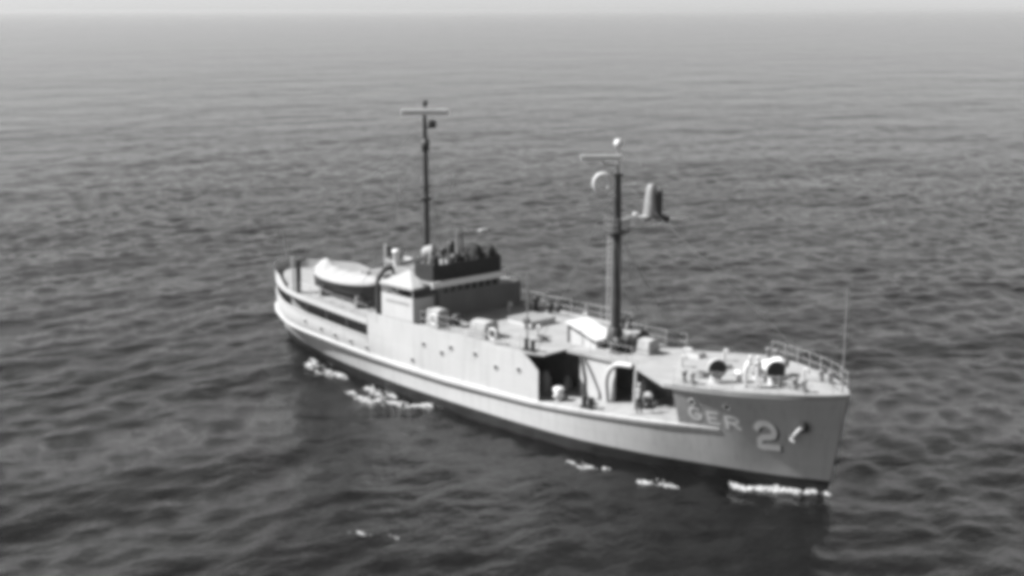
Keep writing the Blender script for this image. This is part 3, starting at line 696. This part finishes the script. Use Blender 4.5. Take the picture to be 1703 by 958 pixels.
for (x, y, r_, hh, m_) in ((-3.2, -2.9, 0.36, 1.55, 'darkcanvas'), (-4.6, 1.6, 0.45, 1.7, 'darkcanvas'), (-5.6, 0.6, 0.3, 1.9, 'dark'), (-3.0, 1.9, 0.30, 1.75, 'darkcanvas'), (-3.1, -0.3, 0.34, 1.5, 'darkcanvas'), (-4.3, -2.2, 0.22, 1.9, 'grey')):
    g = MB(); g.lathe([(r_ * 0.9, 0), (r_, hh * 0.6), (r_ * 0.9, hh * 0.85), (r_ * 0.62, hh * 0.97), (0, hh + 0.02)], (x, y, 7.57), n=10); g.build('covered_instrument', m_, ship)
g = MB(); g.box(-5.2, -4.4, -3.5, -2.7, 7.57, 8.25, 0, 0.04); g.build('flag_locker', 'grey', ship)

# ------------------------------------------------------------------ loose things on deck
def coil(loc, label, r=0.42):
    g = MB(); pts = []
    for i in range(90):
        a = i * 2 * math.pi / 18; rr = r - 0.10 * (i / 90.0); pts.append((rr * math.cos(a), rr * math.sin(a), 0.04 + 0.055 * (i / 18.0)))
    g.tube(pts, 0.035, 5); o = g.build('rope_coil', 'rope', None, loc); tag(o, label, 'rope', 'rope coils on deck')
coil((6.2, -2.2, 4.95), 'coil of rope on the upper deck near the antenna pole')
coil((11.6, -3.6, zm(11.6) + 0.05), 'coil of rope on the well deck beside the dark bitts')
coil((18.9, -2.2, 5.14), 'coil of rope on the forecastle behind the first ventilator')

def canvas_box(x, y, z, lx, ly, lz, label, rz=0.0, dark=False):
    bm = bmesh.new(); bmesh.ops.create_cube(bm, size=1)
    bmesh.ops.subdivide_edges(bm, edges=bm.edges[:], cuts=3, use_grid_fill=True)
    rr = random.Random(int(x * 100 + 5000))
    for v in bm.verts:
        t = v.co.z + 0.5; k = 1 - 0.10 * t
        v.co = Vector((v.co.x * lx * k, v.co.y * ly * k, t * lz + (0.10 * lz * (1 - (2 * abs(v.co.y)) ** 2) if t > 0.99 else 0)))
        v.co += Vector((rr.uniform(-1, 1), rr.uniform(-1, 1), rr.uniform(-1, 1) * (0 if t < 0.01 else 1))) * 0.018
    me = bpy.data.meshes.new('canvas_cover'); bm.to_mesh(me); bm.free()
    for p in me.polygons: p.use_smooth = False
    me.materials.append(M['canvas'])
    e = empty('covered_locker', (x, y, z), rz); tag(e, label, 'locker', 'canvas covered lockers on the upper deck')
    o = bpy.data.objects.new('canvas_cover', me); COL.objects.link(o); o.parent = e
    l_ = MB(); l_.tube([(-lx * 0.51, -ly * 0.51, lz * 0.3), (lx * 0.51, -ly * 0.51, lz * 0.3), (lx * 0.51, ly * 0.51, lz * 0.3), (-lx * 0.51, ly * 0.51, lz * 0.3), (-lx * 0.51, -ly * 0.51, lz * 0.3)], 0.02, 5, caps=False)
    l_.build('lashing', 'rope', e)
canvas_box(2.75, -3.85, 4.9, 1.5, 1.2, 0.95, 'white canvas covered locker by the starboard rail, between bridge and foremast')
canvas_box(-1.75, -3.85, 4.9, 1.25, 1.0, 1.0, 'white canvas covered locker at the foot of the wing shelter')
canvas_box(12.95, 0.05, 5.08, 0.95, 1.0, 0.75, 'bright white covered locker just forward of the foremast')

# whaleboat on chocks
bt = empty('whaleboat', (-13.1, -2.80, 5.08))
tag(bt, 'dark hulled whaleboat under a white canvas cover on the boat deck', 'boat')
Lb, Bb = 7.9, 2.3
def boat_sec(u):                                    # u -1..1
    w = Bb / 2 * max(0.02, (1 - abs(u) ** 2.4)) ** 0.75; k = 0.10 * u * u
    return [(w * s_ * f, k + zz) for s_, f, zz in ((-1, 1.0, 1.12 + 0.10 * u * u), (-1, 0.93, 0.75), (-1, 0.66, 0.32), (-1, 0.2, 0.04), (0, 0, 0), (1, 0.2, 0.04), (1, 0.66, 0.32), (1, 0.93, 0.75), (1, 1.0, 1.12 + 0.10 * u * u))]
b_ = MB(); b_.grid([[(u * Lb / 2, y, z) for y, z in boat_sec(u)] for u in np.linspace(-1, 1, 25)], 0, True); b_.build('hull', 'boat', bt)
b_ = MB(); P = []
for u in np.linspace(-0.99, 0.93, 33):
    s_ = boat_sec(u); g0 = s_[0]; hgt = 0.50 - 0.12 * u + 0.42 * math.exp(-((u + 0.62) / 0.22) ** 2) + 0.05 * math.cos(u * 22)
    row = [(u * Lb / 2, g0[0] * 1.06, g0[1] - 0.12), (u * Lb / 2, g0[0] * 1.05, g0[1] + 0.02)]
    for v in (-0.75, -0.45, -0.18, 0, 0.18, 0.45, 0.75): row.append((u * Lb / 2, g0[0] * -v * -1.0 if False else abs(g0[0]) * v, g0[1] + 0.06 + hgt * (1 - abs(v) ** 1.2) * min(1, (1 - abs(u)) * 3.2 + 0.15)))
    row += [(u * Lb / 2, -g0[0] * 1.05, g0[1] + 0.02), (u * Lb / 2, -g0[0] * 1.06, g0[1] - 0.12)]
    P.append(row)
b_.grid(P, 0, True, flip=True); tag(b_.build('canvas_cover', 'canvas', bt), 'white canvas boat cover')
for u in (-0.55, 0.55):
    c_ = MB(); x = u * Lb / 2
    c_.box(x - 0.1, x + 0.1, -0.9, 0.9, -0.56, -0.30); c_.box(x - 0.1, x + 0.1, -0.85, -0.35, -0.30, 0.25); c_.box(x - 0.1, x + 0.1, 0.35, 0.85, -0.30, 0.25); c_.build('chock', 'grey', bt)
b_ = MB(); b_.tube([(u * Lb / 2, 0, 0.18 * u * u - 0.05) for u in np.linspace(-0.95, 0.95, 12)], 0.06, 6); b_.build('keel', 'boat', bt)

# anchor hanging in the hawse on the starboard bow
ax_, az_ = 24.72, 3.05
an = empty('anchor', (ax_, -S(ax_, az_) - 0.12, az_)); tag(an, 'pale stockless anchor hanging in the starboard bow hawse', 'anchor')
a_ = MB(); a_.tube([(0.35, -0.06, 0.42), (-0.25, -0.03, -0.28)], 0.12, 8); a_.build('shank', 'house', an)
a_ = MB(); a_.tube([(-0.48, -0.02, -0.06), (-0.25, -0.04, -0.30), (-0.02, -0.05, -0.46)], [0.05, 0.13, 0.05], 8); a_.build('flukes', 'house', an)
hp = MB(); hp.lathe([(0.30, 0.02), (0.36, 0.05), (0.42, 0.0), (0.42, -0.06)], (ax_ + 0.35, -S(ax_ + 0.35, az_ + 0.42), az_ + 0.42), (0.45, -0.85, -0.2), 14); hp.lathe([(0, 0.0), (0.31, 0.02)], (ax_ + 0.35, -S(ax_ + 0.35, az_ + 0.42), az_ + 0.42), (0.45, -0.85, -0.2), 14, 1)
hp.build('hawse_pipe', ['grey', 'dark'], ship)

# ------------------------------------------------------------------ people
def person(loc, rz, label, shirt, trousers, bend=0.0, arm=0.6, cap='cloth_white', hgt=1.75):
    k = hgt / 1.75
    V_, E_, Rd = [], [], []
    def nd(p, r, par=None):
        V_.append(Vector(p) * k); Rd.append(r * k)
        if par is not None: E_.append((par, len(V_) - 1))
        return len(V_) - 1
    fx = lambda z, x=0: x + bend * max(0, z - 0.95)
    pel = nd((0, 0, 0.95), 0.145); ch = nd((fx(1.2), 0, 1.2), 0.14, pel); sh = nd((fx(1.40), 0, 1.40), 0.135, ch); nk = nd((fx(1.5), 0, 1.50), 0.06, sh)
    hd_ = nd((fx(1.57) + 0.02, 0, 1.575), 0.085, nk); tp = nd((fx(1.66) + 0.02, 0, 1.67), 0.085, hd_)
    for s_ in (-1, 1):
        a = nd((fx(1.42), s_ * 0.19, 1.40), 0.062, sh); bq = nd((fx(1.2) + 0.05 + 0.15 * arm, s_ * 0.25, 1.14 + 0.08 * arm), 0.047, a); c = nd((fx(1.1) + 0.12 + 0.32 * arm, s_ * 0.22, 0.92 + 0.30 * arm), 0.034, bq); nd((fx(1.1) + 0.17 + 0.36 * arm, s_ * 0.20, 0.86 + 0.32 * arm), 0.036, c)
        hp_ = nd((0, s_ * 0.09, 0.88), 0.10, pel); kn = nd((0.03, s_ * 0.11, 0.50), 0.068, hp_); an_ = nd((0.0, s_ * 0.12, 0.09), 0.045, kn); nd((0.15, s_ * 0.13, 0.04), 0.04, an_)
    me = bpy.data.meshes.new('person'); me.from_pydata(V_, E_, [])
    o = bpy.data.objects.new('tmp_person', me); COL.objects.link(o)
    sk = o.modifiers.new('skin', 'SKIN'); sk.use_smooth_shade = True
    for i, v in enumerate(me.skin_vertices[0].data): v.radius = (Rd[i], Rd[i] * (1.25 if i in (0, 1, 2) else 1.0)); v.use_root = (i == 0)
    ss = o.modifiers.new('sub', 'SUBSURF'); ss.levels = 1; ss.render_levels = 1
    dg = bpy.context.evaluated_depsgraph_get(); dg.update()
    em = bpy.data.meshes.new_from_object(o.evaluated_get(dg)); bpy.data.objects.remove(o)
    em.name = 'body'; em.materials.clear()
    for m in (shirt, trousers, 'skin', 'cloth_dark', 'hair'): em.materials.append(M[m])
    hand = [Vector(V_[i]) for i in range(len(V_)) if abs(Rd[i] - 0.036 * k) < 1e-6]
    for p in em.polygons:
        c = p.center; z = c.z / k
        nearhand = min((c - h_).length for h_ in hand) < 0.10 * k
        p.material_index = 2 if (z > 1.49 or nearhand) else (0 if z > 0.97 or (z > 0.85 and abs(c.y) > 0.2 * k) else (3 if z < 0.09 else 1))
        p.use_smooth = True
    pe = empty('person', loc, rz); tag(pe, label, 'person', 'crew on deck')
    bo = bpy.data.objects.new('body', em); COL.objects.link(bo); bo.parent = pe
    hh = Vector((fx(1.66) + 0.02, 0, 1.66)) * k
    fc = MB(); fc.lathe([(0.012, 0), (0.018, -0.03), (0.0, -0.05)], hh + Vector((0.095, 0, -0.02)) * k, (0.2, 0, 1), 8)
    for s_ in (-1, 1):
        fc.lathe([(0, -0.01), (0.012, 0), (0, 0.01)], hh + Vector((0.086, s_ * 0.032, 0.01)) * k, (1, 0, 0), 8, 1)
        fc.lathe([(0, -0.012), (0.03, 0), (0, 0.012)], hh + Vector((0.0, s_ * 0.092, -0.01)) * k, (0, 1, 0), 8)
    fc.tube([hh + Vector((0.088, -0.025, -0.065)) * k, hh + Vector((0.088, 0.025, -0.065)) * k], 0.006 * k, 5, 1)
    fc.build('face', ['skin', 'hair'], pe)
    cp = MB(); cp.lathe([(0.098, 0), (0.105, 0.035), (0.10, 0.06), (0.0, 0.085)], hh + Vector((-0.01, 0, 0.045)) * k, (0.05, 0, 1), 12); cp.build('cap', cap, pe)
    fg = MB()
    for h_ in hand:
        for q_ in range(4): fg.tube([h_ + Vector((0.01, (q_ - 1.5) * 0.019, 0.0)) * k, h_ + Vector((0.05 - 0.004 * abs(q_ - 1.5), (q_ - 1.5) * 0.019, -0.012)) * k, h_ + Vector((0.078 - 0.007 * abs(q_ - 1.5), (q_ - 1.5) * 0.018, -0.038)) * k], [0.0095, 0.009, 0.007], 6)
        fg.tube([h_ + Vector((0.0, -math.copysign(0.03, h_.y), 0.0)) * k, h_ + Vector((0.04, -math.copysign(0.052, h_.y), -0.01)) * k], [0.011, 0.008], 6)
    fg.build('fingers', 'skin', pe)
    return pe
person((15.45, -3.45, zm(15.45) + 0.04), R(150), 'person in pale shirt and dark trousers standing in the well deck', 'cloth_light', 'cloth_dark', 0.15, 0.7)
person((21.95, -2.35, 5.2), R(20), 'person in white bending beside the windlass, the after one of the two on the forecastle', 'cloth_white', 'cloth_white', 0.35, 0.9)
person((22.65, -2.15, 5.22), R(160), 'person in white at the starboard edge of the forecastle, the foremost figure', 'cloth_white', 'cloth_white', 0.05, 0.8)

# ------------------------------------------------------------------ foam
from mathutils import noise as mnoise
def foam(name, label, path, width, n, smin, smax, seed, zoff=0.03, lump=0.0):
    rr = random.Random(seed); mb = MB(); made = 0; tries = 0
    while made < n and tries < n * 12:
        tries += 1
        t = rr.random() * (len(path) - 1); i = int(t); f = t - i
        ax0, ay0, w0 = path[i]; bx, by, w1 = path[min(i + 1, len(path) - 1)]
        w = w0 + (w1 - w0) * f
        g = rr.gauss(0, 0.5)
        x = ax0 + (bx - ax0) * f + rr.gauss(0, 0.12); y = ay0 + (by - ay0) * f + g * w * width
        nv = mnoise.noise((x * 0.9 + seed, y * 2.2, seed * 3.1)) + 0.6 * mnoise.noise((x * 3.2, y * 6.0, seed * 1.7))
        if nv < -0.12 + 0.45 * abs(g): continue                   # lacy gaps
        made += 1
        r_ = rr.uniform(smin, smax) * (1.1 - 0.5 * min(1, abs(g))); hz = float(sea(x, y)) + zoff; st = rr.uniform(1.0, 3.0)
        hgt = rr.uniform(0.01, 0.04) + lump * max(0, 1 - abs(g)) * rr.random()
        k = 6; ang = rr.uniform(-0.5, 0.3)
        vs = []
        for q_ in range(k):
            a = 2 * math.pi * q_ / k; rj = r_ * rr.uniform(0.6, 1.25)
            dx, dy = rj * st * math.cos(a), rj * math.sin(a)
            vs.append((x + dx * math.cos(ang) - dy * math.sin(ang), y + dx * math.sin(ang) + dy * math.cos(ang), hz - 0.03))
        vs.append((x, y, hz + hgt))
        mb.add(vs, [(q_, (q_ + 1) % k, k) for q_ in range(k)], 0, True)
    o = mb.build(name, 'foam'); tag(o, label, None, None, 'stuff'); return o
WLs = lambda x: -S(x, -0.3)
foam('bow_wave', 'white foam of the bow wave along the starboard stem', [(25.9, -0.25, 0.15), (25.2, WLs(25.2) - 0.15, 0.2), (24.3, WLs(24.3) - 0.3, 0.45), (23.2, WLs(23.2) - 0.55, 0.85), (22.2, WLs(22.2) - 0.75, 0.6), (21.4, WLs(21.4) - 0.55, 0.2)], 1.1, 1700, 0.02, 0.075, 1, 0.03, 0.14)
foam('side_foam', 'small foam flecks beside the forward hull', [(19.6, -4.9, 0.4), (18.2, -5.5, 0.7), (17.6, -5.6, 0.3)], 1.2, 200, 0.02, 0.065, 2)
foam('side_foam', 'thin line of foam flecks abreast the well deck', [(15.2, -5.7, 0.3), (14.2, -6.0, 0.4), (12.8, -6.35, 0.4)], 1.2, 200, 0.02, 0.065, 3)
foam('wake_foam', 'bright foam tongue along the waterline under the wing shelter', [(-0.6, -4.95, 0.3), (-1.6, -5.2, 0.7), (-3.2, -6.2, 0.8), (-4.6, -6.5, 0.9), (-6.2, -6.7, 0.9), (-7.8, -6.5, 0.6)], 1.3, 1000, 0.02, 0.075, 4)
foam('wake_foam', 'foam close to the hull beneath the whaleboat', [(-4.2, -5.25, 0.3), (-6.0, -5.2, 0.6), (-8.0, -5.0, 0.4)], 1.2, 420, 0.02, 0.07, 5)
foam('wake_foam', 'foam patch trailing under the stern quarter', [(-10.0, -4.7, 0.4), (-12.5, -4.5, 0.8), (-15.0, -4.5, 0.9), (-16.5, -3.6, 0.5)], 1.3, 850, 0.02, 0.075, 6)
foam('whitecap', 'whitecap flecks on the open water in front of the ship', [(13.4, -22.1, 0.5), (13.9, -21.6, 0.3)], 1.0, 80, 0.02, 0.05, 7)
foam('whitecap', 'small whitecap beside the flecks in front of the ship', [(14.8, -20.6, 0.4), (15.2, -20.2, 0.3)], 1.0, 60, 0.02, 0.05, 8)
foam('whitecap', 'bright whitecap on the water far behind the bridge', [(-54.2, 46.2, 0.8), (-53.8, 46.7, 0.6)], 0.9, 90, 0.05, 0.12, 9)

# ------------------------------------------------------------------ haze over the sea
hb = MB(); hb.box(-23500, 23500, -23500, 23500, -3.0, 28.0)
haze = hb.build('haze', 'foam'); haze.data.materials.clear()
hm = bpy.data.materials.new('haze_air'); hm.use_nodes = True
nt = hm.node_tree; nt.nodes.clear()
ho = nt.nodes.new('ShaderNodeOutputMaterial'); hv = nt.nodes.new('ShaderNodeVolumePrincipled')
hv.inputs['Color'].default_value = (0.60, 0.60, 0.60, 1); hv.inputs['Density'].default_value = 0.00010; hv.inputs['Anisotropy'].default_value = 0.2
nt.links.new(hv.outputs[0], ho.inputs['Volume'])
haze.data.materials.append(hm)
tag(haze, 'pale sea haze dimming the far water', None, None, 'stuff')
